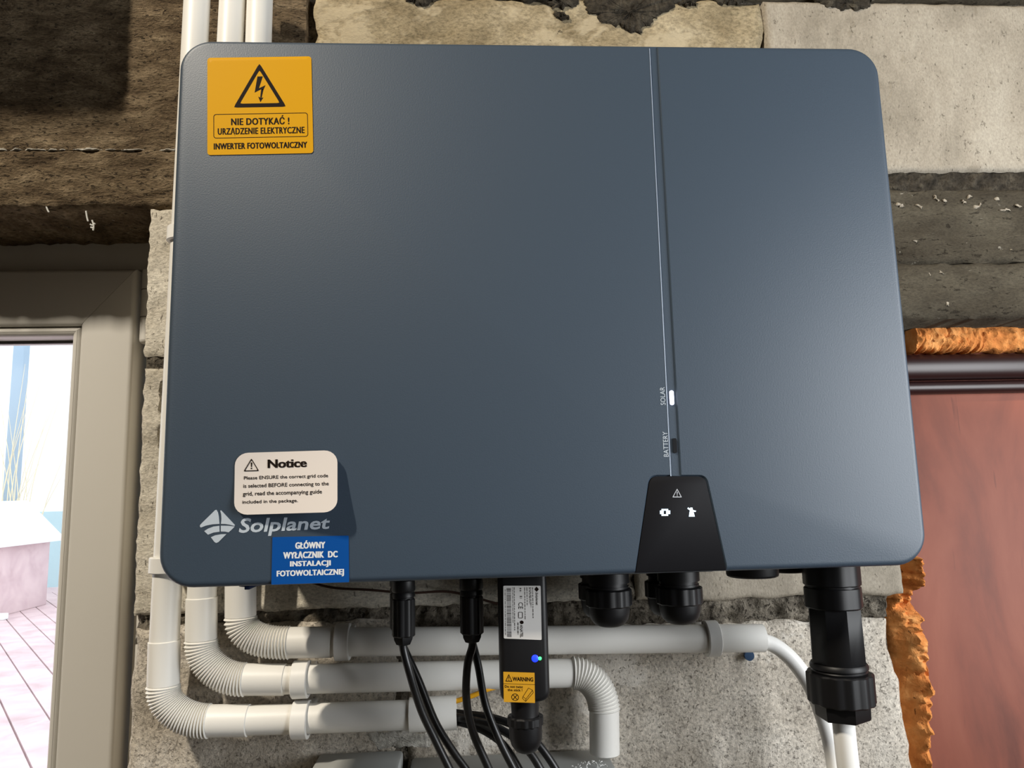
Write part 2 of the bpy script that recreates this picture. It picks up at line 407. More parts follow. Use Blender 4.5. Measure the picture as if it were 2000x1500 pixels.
# ------------------------------------------------------------------ the setting
WY = 0.185                                            # face of the masonry wall
wb = part('wall_back', join(
    box(-1.7, 1.32, 0.200, 0.47, 0.352, 2.2), box(-0.088, 0.618, 0.200, 0.47, -1.3, 0.352), box(0.618, 1.32, 0.262, 0.47, 0.232, 0.352),
    box(-1.7, -0.088, 0.200, 0.47, -1.3, -0.92), box(1.16, 1.32, 0.200, 0.47, -1.3, 0.232), box(-1.7, -0.98, 0.200, 0.47, -0.92, 0.352)),
    'mortar', None, 'mortar core of the rough masonry wall behind the inverter', 'wall', kind='structure', smooth=0, origin=(0, 0, 0))
WL[wb.name] = Vector((0, 0, 0))
def wpart(name, geo, mt, label=None): return part(name, geo, mt, wb, label, smooth=60)
# board-formed concrete over the window: two pours, one over the other
wpart('board_seam', slab(-0.40, 0.04, 0.4044, 0.4058, WY+0.0004, 0.2, 0.0030, 0.0008, 0.0004, 0.0015, 21, 120, 60), 'pale_mortar', 'pale ridge where two boards met')
wpart('concrete_lintel', slab(-1.65, 0.052, 0.346, 0.4065, WY, 0.46, 0.0016, 0.0032, 0.004, 0.003, 1, 60, 55, 2.2), 'brown_concrete', 'dark brown concrete lintel over the window')
wpart('concrete_lintel', slab(-1.65, 0.052, 0.4045, 0.80, WY+0.0005, 0.46, 0.0016, 0.002, 0.0004, 0.004, 2, 60, 30, 2.2), 'brown_concrete', 'dark brown board marked concrete above the lintel')
# blocks above the inverter
wpart('concrete_block', slab(0.060, 0.5355, 0.385, 0.577, WY+0.001, 0.46, 0.0022, 0.005, 0.004, 0.004, 3, 24, 26), 'tan_rough_block', 'rough tan block')
wpart('concrete_block', slab(0.5385, 1.02, 0.384, 0.5775, WY, 0.46, 0.0010, 0.0016, 0.0025, 0.004, 4, 14, 30), 'tan_block', 'smooth tan block')
wpart('concrete_block', slab(0.062, 0.40, 0.588, 0.80, WY+0.004, 0.46, 0.002, 0.003, 0.004, 0.006, 5), 'dark_concrete')
wpart('concrete_block', slab(0.41, 0.90, 0.586, 0.80, WY+0.004, 0.46, 0.002, 0.003, 0.004, 0.006, 6), 'dark_concrete')
# dark lintel over the door, two board marks
wpart('concrete_lintel', slab(0.30, 1.21, 0.284, 0.364, WY+0.001, 0.46, 0.0018, 0.0018, 0.003, 0.0045, 7, 26, 30, 2.0), 'dark_concrete', 'upper dark grey concrete lintel over the door')
wpart('concrete_lintel', slab(0.30, 1.21, 0.2245, 0.2832, WY, 0.46, 0.0018, 0.003, 0.003, 0.0045, 8, 26, 30, 2.0), 'dark_concrete', 'lower dark grey concrete lintel over the door')
wpart('mortar_joint', slab(0.56, 1.21, 0.364, 0.3845, WY+0.004, 0.46, 0.004, 0.001, 0.001, 0.003, 9, 80), 'dark_mortar')
# pillar between window and door
wpart('concrete_block', slab(-0.0955, 0.14, 0.196, 0.343, WY, 0.46, 0.0012, 0.0016, 0.0015, 0.003, 10, 40, 110), 'pale_block', 'pale streaked block beside the window')
def hollow(x, z):
    r = 0
    for cx, cz, a, b in ((-0.070, 0.150, 0.007, 0.016), (-0.072, 0.118, 0.006, 0.010), (-0.073, 0.165, 0.005, 0.006)):
        q = ((x-cx)/a)**2+((z-cz)/b)**2
        if q < 1.6: r = max(r, 0.02*(1-q/1.6)*1.6)
    return min(r, 0.02)
wpart('concrete_block', slab(-0.0945, 0.352, -0.044, 0.184, WY+0.001, 0.46, 0.0016, 0.0016, 0.002, 0.003, 11, 30, 90, chip=hollow), 'pale_block', 'pale block with broken hollows')
wpart('concrete_block', slab(0.368, 0.6315, -0.047, 0.18, WY, 0.46, 0.0014, 0.003, 0.003, 0.0035, 12, 20, 30), 'tan_block', 'smooth tan block beside the door')
wpart('concrete_block', slab(0.15, 0.62, 0.19, 0.28, WY+0.002, 0.46, 0.0014, 0.003, 0.003, 0.006, 13, 20), 'pale_block')
wpart('concrete_block', slab(-0.0965, 0.144, -0.30, -0.055, WY, 0.46, 0.0022, 0.003, 0.005, 0.0035, 14, 26, 30, corners=(-0.002, 0.005, 0, 0)), 'grey_block', 'coarse grey block under the conduits')
wpart('concrete_block', slab(0.152, 0.630, -0.30, -0.0695, WY, 0.46, 0.0024, 0.004, 0.005, 0.0035, 15, 26, 26, corners=(0, 0, 0.004, -0.018)), 'grey_block', 'coarse grey block beside the door')
wpart('mortar_joint', slab(-0.0945, 0.618, -0.071, -0.042, WY+0.007, 0.46, 0.006, 0.003, 0.002, 0.003, 16, 90), 'mortar')
wpart('mortar_joint', slab(-0.0935, 0.14, 0.183, 0.197, WY+0.003, 0.46, 0.003, 0.001, 0.001, 0.003, 19, 90), 'mortar')
wpart('mortar_joint', slab(0.138, 0.158, -0.30, -0.06, WY+0.004, 0.46, 0.005, 0.001, 0.001, 0.003, 18, 90), 'mortar')
wpart('mortar_joint', slab(0.340, 0.376, -0.05, 0.05, WY+0.004, 0.46, 0.006, 0.001, 0.001, 0.003, 17, 90), 'mortar')
# dark mortar smears along the top of the tan block
for k, P in enumerate(([(785, -12), (790, 4), (812, 11), (838, 9), (846, -12)], [(992, -12), (1030, 4), (1090, 3), (1130, 10), (1128, -12)],
                       [(1060, 6), (1090, 18), (1118, 12), (1112, 2)], [(1080, 26), (1094, 42), (1112, 36), (1104, 24)],
                       [(1142, 8), (1160, 28), (1182, 46), (1214, 52), (1250, 64), (1262, 50), (1292, 30), (1318, 14), (1322, -12), (1160, -12)],
                       [(1322, 4), (1336, 14), (1362, 8), (1360, 0)], [(1385, -8), (1400, 10), (1440, 8), (1470, -8)], [(1590, -10), (1610, 12), (1650, 22), (1700, 16), (1702, -8)])):
    wpart('mortar_smear', blob([XZ(x, y, WY) for x, y in P], WY+0.001, 0.004, k), 'dark_mortar')
wpart('mortar_smear', blob([XZ(x, y, WY) for x, y in ((715, 1436), (745, 1424), (772, 1430), (800, 1424), (850, 1430), (866, 1448), (826, 1462), (770, 1458), (736, 1464))], WY+0.0005, 0.0018, 41), 'pale_mortar', 'white mortar residue')
for k, (x, y, w_, h_) in enumerate(((1757, 401, 20, 7), (1797, 403, 13, 5), (1829, 388, 14, 10), (1842, 394, 9, 6), (1880, 393, 14, 6), (1893, 385, 10, 5), (1913, 403, 16, 5), (1945, 392, 7, 7), (1962, 410, 18, 4), (1990, 406, 14, 4), (1815, 536, 6, 7), (1850, 596, 6, 8), (1838, 533, 12, 3), (1790, 470, 8, 3), (1976, 488, 6, 4))):
    wpart('mortar_flake', blob([XZ(x+w_/2*math.cos(a), y+h_/2*math.sin(a), WY) for a in (0, 1.05, 2.1, 3.14, 4.2, 5.25)], WY+0.0005, 0.0012, 50+k), 'tan_block')
part('floor', box(-1.7, 1.32, -3.2, 0.24, -1.4, -1.3), 'room', None, 'bare concrete floor of the utility room', 'floor', kind='structure', smooth=0)
part('ceiling', box(-1.7, 1.32, -3.2, 0.24, 2.2, 2.3), 'room', None, 'plain grey ceiling above the wall', 'ceiling', kind='structure', smooth=0)
part('wall_left', box(-1.8, -1.7, -3.2, 0.47, -1.3, 2.2), 'room', None, 'plain side wall on the window side', 'wall', kind='structure', smooth=0)
part('wall_front', box(-1.8, 1.32, -3.3, -3.2, -1.3, 2.2), 'room', None, 'plain wall behind the photographer', 'wall', kind='structure', smooth=0)
part('wall_right', join(box(1.22, 1.32, -3.2, -0.85, -1.3, 2.2), box(1.22, 1.32, -0.20, 0.47, -1.3, 2.2), box(1.22, 1.32, -0.85, -0.20, -1.3, -0.25), box(1.22, 1.32, -0.85, -0.20, 0.5, 2.2)), 'room', None, 'plain side wall with a daylight opening', 'wall', kind='structure', smooth=0)

# window in the deep reveal on the left
win = thing('window_1', 'white plastic window set deep in the wall left of the inverter', 'window', (-0.5, 0.33, -0.9), kind='structure')
GX, GZ = -0.2150, 0.2385                               # visible corner of the pane
SX, SZ = -0.1485, 0.3120                               # outer corner of the sash
YS = 0.280
BX, BZ = -0.96, -0.86
part('window_frame', join(bbox(-0.1425, -0.085, 0.300, 0.37, -0.92, 0.3525, 0.002), bbox(-0.985, -0.1425, 0.296, 0.37, 0.3155, 0.3525, 0.002),
     bbox(-0.985, -0.93, 0.300, 0.37, -0.92, 0.315, 0.002), bbox(-0.93, -0.1425, 0.300, 0.37, -0.92, -0.87, 0.002)), 'window_pvc', win)
def sash_bar(a, b, c, d, y0, y1, bev=0.004):
    """mitred bar between the outer points a, b and the inner points d, c"""
    bm = bmesh.new()
    f = [bm.verts.new((p[0], y0, p[1])) for p in (a, b, c, d)]; g = [bm.verts.new((p[0], y1, p[1])) for p in (a, b, c, d)]
    bm.faces.new(f); bm.faces.new(g[::-1]); long = []
    for i in range(4):
        bm.faces.new((f[i], g[i], g[(i+1) % 4], f[(i+1) % 4]))
    for e in bm.edges:
        s = set(e.verts)
        if s in ({f[0], f[1]}, {f[2], f[3]}): long.append(e)
    bmesh.ops.bevel(bm, geom=long, offset=bev, segments=4, profile=0.5, affect='EDGES'); bm.verts.index_update()
    r = ([v.co.copy() for v in bm.verts], [tuple(v.index for v in q.verts) for q in bm.faces]); bm.free(); return r
BXs, BZs = -0.2045, 0.2490                               # line between sash profile and glazing bead
g = 0.00025
O = [(SX, SZ), (SX, BZ), (BX, BZ), (BX, SZ)]; I = [(BXs, BZs), (BXs, BZ+0.064), (BX+0.056, BZ+0.064), (BX+0.056, BZs)]
for k in range(4):
    j = (k+1) % 4
    def sh(p, q, s): d = Vector(q)-Vector(p); d.normalize(); return tuple(Vector(p)+d*s)
    part('sash_profile', sash_bar(sh(O[k], O[j], g), sh(O[j], O[k], g), sh(I[j], I[k], g), sh(I[k], I[j], g), YS, 0.345, 0.0045), 'window_pvc', win)
G2 = [(GX, GZ), (GX, BZ+0.075), (BX+0.067, BZ+0.075), (BX+0.067, GZ)]
for k in range(4):
    j = (k+1) % 4
    part('glazing_bead', sash_bar(I[k], I[j], G2[j], G2[k], YS+0.003, 0.335, 0.006), 'window_pvc', win)
part('gasket', join(box(GX-0.002, GX, 0.309, 0.313, BZ+0.07, GZ), box(BX+0.06, GX, 0.309, 0.313, GZ-0.003, GZ)), 'gasket', win, smooth=0)
part('pane', box(BX+0.06, GX+0.004, 0.312, 0.316, BZ+0.07, GZ+0.004), 'glass', win, smooth=0)
h = part('hinge', tube([(-0.1385, 0.288, 0.312), (-0.1385, 0.288, 0.2335)], 0.0062, 18), 'window_pvc', win)
for z in (0.290, 0.259): part('hinge_gap', lathe((-0.1385, 0.288, z), (-0.1385, 0.288, z-1), [(0, 0.0064), (0.0008, 0.0064)], 18), 'gasket', h)
part('hinge_cap', lathe((-0.1385, 0.288, 0.2335), (-0.1385, 0.288, 0), [(0, 0.0062), (0.002, 0.0058), (0.004, 0.004), (0.0048, 0.001)], 18), 'window_pvc', h)
part('filler_strip', slab(-0.98, -0.090, 0.3535, 0.366, 0.289, 0.37, 0.003, 0.001, 0.002, 0.008, 31), 'brown_wood', win)

# doorway on the right
door = thing('door_1', 'reddish brown painted door with dark head moulding on the right', 'door', (1.1, 0.23, -1.3), kind='structure')
YD = 0.250
ztop = U(1900, 765, YD).z; xl = 0.634
part('door_panel', bbox(xl, 1.15, YD, 0.29, -1.29, ztop+0.05, 0.002), 'door_red', door)
z1 = U(1900, 690, YD-0.02).z
def head(zc, hh, y0, bul):
    pts = []
    for k in range(13):
        a = math.pi*k/12; pts.append((y0-bul*math.sin(a), zc+hh/2*math.cos(a)))
    pts += [(0.29, zc-hh/2), (0.29, zc+hh/2)]
    return loops([[(x, y, z) for y, z in pts] for x in (xl, 1.15)])
za = U(1900, 700, YD-0.016).z; zb = U(1900, 735, YD-0.016).z; zc = U(1900, 741, YD-0.014).z; zd = U(1900, 767, YD-0.01).z
part('head_moulding', head((za+zb)/2+0.002, za-zb+0.008, YD-0.008, 0.010), 'door_dark', door)
part('head_moulding', head((zc+zd)/2, zc-zd, YD-0.004, 0.007), 'door_dark', door)
# expanding foam round the door
Lf = [(1780, 628), (1850, 628), (1920, 626), (2100, 626)]; Rf = [(1780, 686), (1850, 687), (1920, 686), (2100, 688)]
part('foam_seal', lump_strip([U(x, y, 0.236) for x, y in Lf], [U(x, y, 0.236) for x, y in Rf], 0.236, 0.010, 3, 150, 16, 0.6, 0.004), 'foam', None,
     'orange expanding foam strip between dark lintel and door head', 'foam')
Lf = [(1752, 1085), (1755, 1110), (1757, 1140), (1706, 1166), (1704, 1195), (1714, 1225), (1732, 1272), (1744, 1338), (1756, 1398), (1762, 1450), (1766, 1545)]
Rf = [(1792, 1085), (1797, 1112), (1790, 1140), (1772, 1160), (1790, 1190), (1800, 1225), (1807, 1285), (1817, 1344), (1809, 1378), (1806, 1440), (1812, 1545)]
part('foam_seal', lump_strip([U(x, y, 0.214) for x, y in Lf], [U(x, y, 0.207) for x, y in Rf], 0.214, 0.024, 8, 130, 14, 0.45, 0.003), 'foam', None,
     'broken orange expanding foam running down beside the red door', 'foam')

# ------------------------------------------------------------------ outside, seen through the pane
GZ0 = -1.30
tdir = ray(-175, 957); tdir.z = 0; tdir.normalize(); tn = Vector((-tdir.y, tdir.x, 0))
ter = part('terrace', box(-14, 2, 0.5, 13, GZ0-0.15, GZ0-0.025), 'terrace', None, 'pink boarded terrace outside the window', 'terrace', kind='structure', smooth=0, origin=(0, 0, GZ0))
c0 = Vector((-4.0, 4.5, GZ0))
for k in range(-14, 15):
    a = c0+tn*(k*0.20)-tdir*2.6; b = c0+tn*(k*0.20)+tdir*7.0; q = tn*0.094
    z = GZ0-0.003*random.random()
    V = [(p.x, p.y, zz) for zz in (GZ0-0.025, z) for p in (a-q, b-q, b+q, a+q)]
    part('board', (V, [(0, 1, 2, 3), (4, 7, 6, 5), (0, 4, 5, 1), (1, 5, 6, 2), (2, 6, 7, 3), (3, 7, 4, 0)]), 'terrace', ter, smooth=0)
HY = 8.8
xr = U(92, 1060, HY+1.0).x; ze = U(92, 1064, HY).z; zr = U(40, 978, HY+0.7).z; xq = U(55, 978, HY+0.7).x; gx = xr-0.12
ch = thing('garden_hutch', 'low hutch with white sloping roof on the terrace outside the window', 'hutch', (xr-1.2, HY+0.7, GZ0))
part('wall', bbox(xr-2.6, gx, HY+0.12, HY+1.3, GZ0, ze, 0.01), 'terrace', ch)
rf = [(xr-2.8, HY, ze-0.02), (xr, HY, ze-0.02), (xr, HY+1.4, ze-0.02), (xr-2.8, HY+1.4, ze-0.02), (xr-2.8, HY, ze+0.03), (xr, HY, ze+0.03), (xr, HY+1.4, ze+0.03), (xr-2.8, HY+1.4, ze+0.03), (xr-2.8, HY+0.7, zr), (xq, HY+0.7, zr)]
part('roof', (rf, [(0, 3, 2, 1), (0, 1, 5, 4), (1, 2, 6, 5), (2, 3, 7, 6), (0, 4, 8, 7, 3), (4, 5, 9, 8), (5, 6, 9), (6, 7, 8, 9)]), 'outside_white', ch, smooth=0)
part('kerb', bbox(xr-2.8, xr+0.1, HY+0.0, HY+0.10, GZ0, GZ0+0.07, 0.01), 'outside_white', ch)
hs = thing('house', 'white rendered house wall far outside the window', 'house', (-6, 13.5, GZ0))
part('wall', box(-16, 3, 12.5, 14, -0.1, 6.5), 'outside_white', hs, smooth=0)
part('plinth', box(-16, 3, 12.4, 14, GZ0-0.1, -0.1), 'outside_blue', hs, smooth=0)
p = U(34, 800, 11.0)
po = thing('garden_post', 'blue grey post standing on the terrace outside the window', 'post', (p.x, 11.0, GZ0))
part('shaft', bbox(p.x-0.08, p.x+0.08, 10.92, 11.08, GZ0, 3.6, 0.01), 'post', po); part('cap', bbox(p.x-0.12, p.x+0.12, 10.88, 11.12, 3.6, 3.68, 0.01), 'post', po)
gr = []
p = U(15, 1050, 10.6)
for k in range(26):
    x = p.x-0.45+random.random()*0.8; l = random.uniform(-0.5, 0.6); hh = random.uniform(1.8, 3.6)
    gr.append(tube(smooth_path([(x, 10.6+random.random()*0.2, GZ0), (x+l*0.2, 10.65, GZ0+hh*0.5), (x+l, 10.7, GZ0+hh)], 5), [0.012*(1-i/13) for i in range(11)], 5))
part('dry_grass', join(*gr), 'grass', None, 'pale dry grass stalks outside the window', 'grass', kind='stuff')

# ------------------------------------------------------------------ the inverter
IW, IH = 0.545, 0.4048
inv = thing('solar_inverter', 'large slate blue wall mounted solar inverter with rounded corners', 'inverter', (IW/2, 0.10, 0))
def rl(ins, y, r): return [(x, y, z) for x, z in rrect(ins, IW-ins, ins, IH-ins, max(r-ins, 0.002), 12)]
rings = []
RF = 0.0045
for k in range(7):
    a = math.pi/2*k/6; rings.append(rl(RF*(1-math.sin(a)), RF*(1-math.cos(a)), 0.0235))
rings += [rl(0.0003, 0.020, 0.0235), rl(0.0015, 0.034, 0.0235), rl(0.006, 0.036, 0.0235)]
cover = part('front_cover', loops(rings), 'cover', inv)
# shallow channel and the recess of the display
ga = XZ(1270.5, 90, 0); gb = XZ(1312.5, 930, 0); gc = XZ(1284, 90, 0); gd = XZ(1329.5, 930, 0)
def chan(e, y):
    return [(ga[0]-e, y, IH+0.01), (gc[0]+e, y, IH+0.01), (gd[0]+e, y, gb[1]-0.004), (gb[0]-e, y, gb[1]-0.004)]
cut1 = part('cutter', loops([chan(0.0012, -0.0008), chan(0.0, 0.0012)]), 'cover')
TP = [(1270, 930), (1378, 930), (1420.5, 1119), (1241.5, 1121)]
def trap(e, yy, zb=None, r=0.006):
    p = [Vector(XZ(x, y, 0)) for x, y in TP]
    c = sum((q for q in p), Vector((0, 0)))/4
    p[0] += Vector((-e, e)); p[1] += Vector((e, e)); p[2] += Vector((e, 0)); p[3] += Vector((-e, 0))
    if zb is not None:
        for i, j in ((2, 1), (3, 0)):
            d = p[i]-p[j]; p[i] = p[j]+d*((zb-p[j].y)/d.y)
    o = []
    for i in (0, 1):
        a = p[i-1] if i else p[3]; b = p[i]; cc = p[i+1]
        q0 = b+(a-b).normalized()*r; q1 = b+(cc-b).normalized()*r
        for k in range(7):
            t = k/6; q = q0*(1-t)**2+b*2*t*(1-t)+q1*t*t; o.append((q.x, yy, q.y))
    o += [(p[2].x, yy, p[2].y), (p[3].x, yy, p[3].y)]
    return o
cut2 = part('cutter', loops([trap(0.0016, -0.001, -0.01), trap(0.0, 0.0016, -0.01)]), 'cover')
apply_bool(cover, [cut1, cut2])
disp = part('display_panel', loops([trap(-0.0001, 0.0016, 0.0008), trap(-0.0001, 0.0007, 0.0012), trap(-0.0004, 0.0004, 0.0016)]), 'panel', inv, 'black trapezoid display panel')
part('housing', bbox(0.030, IW-0.030, 0.0358, 0.178, 0.012, IH-0.02, 0.006, 3), 'housing', inv)
part('mounting_bracket', bbox(0.12, IW-0.12, 0.175, 0.1845, 0.12, IH-0.05, 0.001), 'housing', inv)
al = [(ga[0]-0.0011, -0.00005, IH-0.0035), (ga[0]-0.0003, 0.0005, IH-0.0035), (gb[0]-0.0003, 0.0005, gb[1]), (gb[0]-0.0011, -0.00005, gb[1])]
part('highlight_line', loops([[(x-0.0001, y-0.0002, z) for x, y, z in al], [(x, y+0.0003, z) for x, y, z in al]]), 'highlight', inv, 'thin silver strip painted in as the channel highlight', smooth=0)  # painted highlight: silver strip for the glint on the channel's left wall
def bar_in_groove(y0, y1, xa, xb, mt, lab):
    a = XZ((xa+xb)/2-4, y0, 0.001); b = XZ((xa+xb)/2+4, y1, 0.001)
    dx = XZ(xa, y0, 0.001)[0]; ex = XZ(xb, y1, 0.001)[0]
    return part('status_light', prism(rrect(dx, ex, b[1], a[1], 0.0013, 4), 0.0002, 0.0014), mt, inv, lab)
bar_in_groove(763, 791, 1307.0, 1316.5, 'led_white', 'lit white status bar')
bar_in_groove(856, 885, 1313.0, 1322.5, 'led_dark', 'unlit dark status bar')
flat0 = lambda u, v: 0.0
def lettering(geo, mt, parent, label=None, name='lettering'): return part(name, geo, mt, parent, label, smooth=0)
s_ = quad_surf((1288.5, 756), (1298, 756), (1300, 791), (1290.5, 791), flat0, 0.0002)
lettering(text('SOLAR', s_, 0, 1, 0, 1, 0.0, rot=90), 'grey_print', inv, 'small grey word SOLAR')
s_ = quad_surf((1294, 843), (1303.5, 843), (1306, 892), (1296.5, 892), flat0, 0.0002)
lettering(text('BATTERY', s_, 0, 1, 0, 1, 0.0, rot=90), 'grey_print', inv, 'small grey word BATTERY')
# icons of the display
ds = quad_surf((1200, 900), (1440, 900), (1440, 1140), (1200, 1140), lambda u, v: 0.0004, 0.0002)
def dpx(x, y): return ((x-1200)/240, 1-(y-900)/240)
def dpoly(P): return on_surf(ds, [dpx(x, y) for x, y in P])
bc = dpx(1322.5, 971.5)
lettering(join(tri_ring(ds, bc, 19/240, 17.5/240, 0.74, 1), dpoly([(1321.6, 960.5), (1323.6, 960.5), (1323.2, 966.5), (1322.0, 966.5)]), dpoly([(1321.8, 967.6), (1323.4, 967.6), (1323.4, 969.2), (1321.8, 969.2)])), 'icon_dim', disp, 'grey warning triangle icon', 'warning_icon')
lettering(ring_on(ds, [dpx(*q) for q in ((1292, 994), (1305, 994), (1305, 997), (1309, 997), (1309, 1004), (1305, 1004), (1305, 1007.5), (1292, 1007.5), (1292, 1004), (1289, 1004), (1289, 997), (1292, 997))],
     [dpx(*q) for q in ((1296.2, 997.2), (1301, 997.2), (1301, 999), (1301, 999), (1301, 1002), (1301, 1002), (1301, 1004.4), (1296.2, 1004.4), (1296.2, 1002), (1296.2, 1002), (1296.2, 999), (1296.2, 999))]), 'led_icon', disp, 'lit white battery icon', 'battery_icon')
lettering(join(dpoly([(1347.5, 995), (1353.5, 995), (1357, 1009), (1345.5, 1009)]), dpoly([(1342.5, 993.5), (1344, 991), (1351, 995.5), (1359.5, 997.5), (1358.5, 1000), (1350, 998.5)]), dpoly([(1348, 991.5), (1352.5, 991.5), (1353, 996), (1347.5, 996)])), 'led_icon', disp, 'lit white pylon icon', 'grid_icon')
# maker's emblem and word
k_ = 340/1645.0
def lp(P): return [(x*k_+380, y*k_+850) for x, y in P]
EM = [[(52, 850), (70, 830), (195, 708), (208, 705), (222, 730), (230, 770), (236, 838), (170, 842), (110, 854), (62, 872), (53, 866)],
      [(243, 712), (252, 710), (372, 838), (383, 850), (376, 857), (330, 845), (290, 839), (250, 838), (255, 790), (252, 745)],
      [(92, 906), (130, 882), (180, 863), (235, 856), (237, 912), (180, 920), (128, 940)],
      [(249, 855), (320, 856), (380, 863), (352, 892), (322, 918), (290, 911), (249, 910)],
      [(155, 964), (195, 946), (250, 936), (302, 934), (226, 1010), (205, 1018), (188, 1008)]]
lettering(join(*[flat_poly([XZ(x, y, 0) for x, y in lp(P)], -0.00005, 0.0002) for P in EM]), 'grey_print', inv, 'pale sail shaped diamond emblem', 'emblem')
s_ = quad_surf((467, 1012), (644, 1009), (645, 1040), (466, 1050), flat0, 0.0002)
lettering(text('Solplanet', s_, 0, 1, 0, 1, 0.022, 0.16, 1.0), 'grey_print', inv, 'pale slanted maker name')
# underside
def gland(px, y, zt, sc=1.0):
    p = U(px, 1150, y); p.z = zt; q = p-Vector((0, 0, 1))
    g_ = part('cable_gland', lathe(p, q, [(0, 0.0165*sc), (0.009*sc, 0.0165*sc), (0.009*sc, 0.0150*sc), (0.0115*sc, 0.0150*sc), (0.0115*sc, 0.0158*sc), (0.013*sc, 0.0158*sc), (0.013*sc, 0.0150*sc), (0.016*sc, 0.0150*sc)], 30), 'black', inv, 'black cable gland')
    part('gland_nut', gear(p, q, 0.0135*sc, 0.027*sc, 0.0182*sc, 0.0009, 12), 'black', g_)
    part('gland_dome', lathe(p, q, [(0.0265*sc, 0.0165*sc), (0.032*sc, 0.0160*sc), (0.037*sc, 0.0145*sc), (0.0405*sc, 0.0115*sc), (0.042*sc, 0.008*sc), (0.042*sc, 0.001)], 30), 'black', g_)
zt = 0.0
part('gland_plate', bbox(U(1143, 1125, 0.06).x, U(1382, 1125, 0.06).x, 0.040, 0.125, -0.0045, 0.013, 0.002), 'black', inv)
for px in (1188, 1326):
    gland(px, 0.065, -0.0040)
    p = U(px, 1150, 0.065); gx = p.x
    y2 = 0.103; d = ray(px, 1150)
    pp = Vector((gx, y2, -0.004)); q = pp-Vector((0, 0, 1))
    g_ = part('cable_gland', lathe(pp, q, [(0, 0.0165), (0.009, 0.0165), (0.009, 0.0150), (0.016, 0.0150)], 30), 'black', inv, 'black cable gland behind')
    part('gland_nut', gear(pp, q, 0.0135, 0.027, 0.0182, 0.0009, 12), 'black', g_)
    part('gland_dome', lathe(pp, q, [(0.0265, 0.0165), (0.032, 0.0160), (0.037, 0.0145), (0.0405, 0.0115), (0.042, 0.008), (0.042, 0.001)], 30), 'black', g_)
for px, r, y, l in ((1470, 0.0205, 0.072, 0.013-U(1470, 1131, 0.056).z), (1540, 0.016, 0.095, 0.013-U(1540, 1121, 0.08).z)):
    p = U(px, 1130, y); p.z = 0.013
    part('blanking_cap', lathe(p, p-Vector((0, 0, 1)), [(0, r), (l-0.002, r), (l-0.0007, r-0.0006), (l, r-0.002), (l, 0.001)], 40), 'black', inv, 'round black blanking cap')
p = U(489, 1155, 0.08); p.z = 0.013
kn = part('switch_knob', lathe(p, p-Vector((0, 0, 1)), [(0, 0.0095), (0.020, 0.0095), (0.0215, 0.0085), (0.0215, 0.001)], 30), 'navy', inv, 'dark blue rotary switch')
part('knob_grip', bbox(p.x-0.002, p.x+0.002, p.y-0.0095, p.y+0.0095, p.z-0.0235, p.z-0.021, 0.0005), 'navy', kn)

# ------------------------------------------------------------------ stickers on the cover
FR = [1.0, 0.93, 0.86, 0.78, 0.7, 0.6, 0.5, 0.4, 0.3, 0.2, 0.1, 0.03]
def slabel(name, corners, yfun, ru, rv, mt, label, cat, nu=14, nv=14, th=0.0004):
    """thin sticker that follows yfun; corners are photograph pixels"""
    s0 = quad_surf(*corners, yfun, 0.0); s1 = quad_surf(*corners, yfun, th)
    o_ = rr_uv(0, 1, 0, 1, ru, rv, 6); out = []; rings = []
    for i in range(len(o_)):
        a = o_[i]; b = o_[(i+1) % len(o_)]; k = 10 if (abs(a[0]-b[0])+abs(a[1]-b[1])) > 0.4 else 1
        out += [(a[0]+(b[0]-a[0])*q/k, a[1]+(b[1]-a[1])*q/k) for q in range(k)]
    for f in FR:
        rings.append([s1(0.5+(u-0.5)*f, 0.5+(v-0.5)*f) for u, v in out])
    back = [[s0(0.5+(u-0.5)*f, 0.5+(v-0.5)*f) for u, v in out] for f in FR[::-1]]
    geo = loops(back+rings)
    c = s1(0.5, 0.0); t = thing(name, label, cat, c)
    part('backing', geo, mt, t, smooth=60)
    return t, quad_surf(*corners, yfun, th+(0.00025 if 'notice' in name else 0.00006))
yc = ((405, 113), (608, 110), (612, 299), (405, 303))
t, s_ = slabel('warning_label', yc, lambda u, v: -0.0001, 0.028, 0.03, 'yellow', 'square yellow high voltage sticker on top left of the inverter', 'sticker')
def cr(P, x0=103, x1=1580, y0=85, y1=1440):
    """crop pixels of the yellow sticker -> its uv"""
    return [((x-x0)/(x1-x0), 1-(y-y0)/(y1-y0)) for x, y in P]
c = cr([(842, 785)])[0]
lettering(tri_ring(s_, c, 745/1477, 615/1355, 0.755, 1, 0.07), 'print', t, None, 'warning_triangle')
lettering(join(on_surf(s_, cr([(812, 355), (888, 355), (832, 520), (770, 580)][0:4])), on_surf(s_, cr([(832, 520), (925, 478), (893, 548), (885, 545), (862, 535), (770, 580)])), on_surf(s_, cr([(862, 537), (897, 532), (868, 655), (848, 648)])), on_surf(s_, cr([(820, 635), (858, 655), (893, 650), (850, 715)]))), 'print', t, None, 'lightning_bolt')
lettering(ring_on(s_, rr_uv(0.058, 0.955, 0.17, 0.42, 0.025, 0.028), rr_uv(0.064, 0.949, 0.177, 0.413, 0.021, 0.023)), 'print', t, None, 'text_border')
lettering(btext('NIE DOTYKAĆ !', s_, 0.225, 0.780, 0.302, 0.398, 0.012, 0.005, space=1.09), 'print', t)
lettering(btext('URZĄDZENIE ELEKTRYCZNE', s_, 0.098, 0.922, 0.188, 0.278, 0.012, 0.004, space=1.09), 'print', t)
lettering(btext('INWERTER FOTOWOLTAICZNY', s_, 0.060, 0.945, 0.056, 0.120, 0.014, 0.005, space=1.09), 'print', t)
bc4 = ((532, 1049), (681, 1046), (682, 1137), (530, 1142))
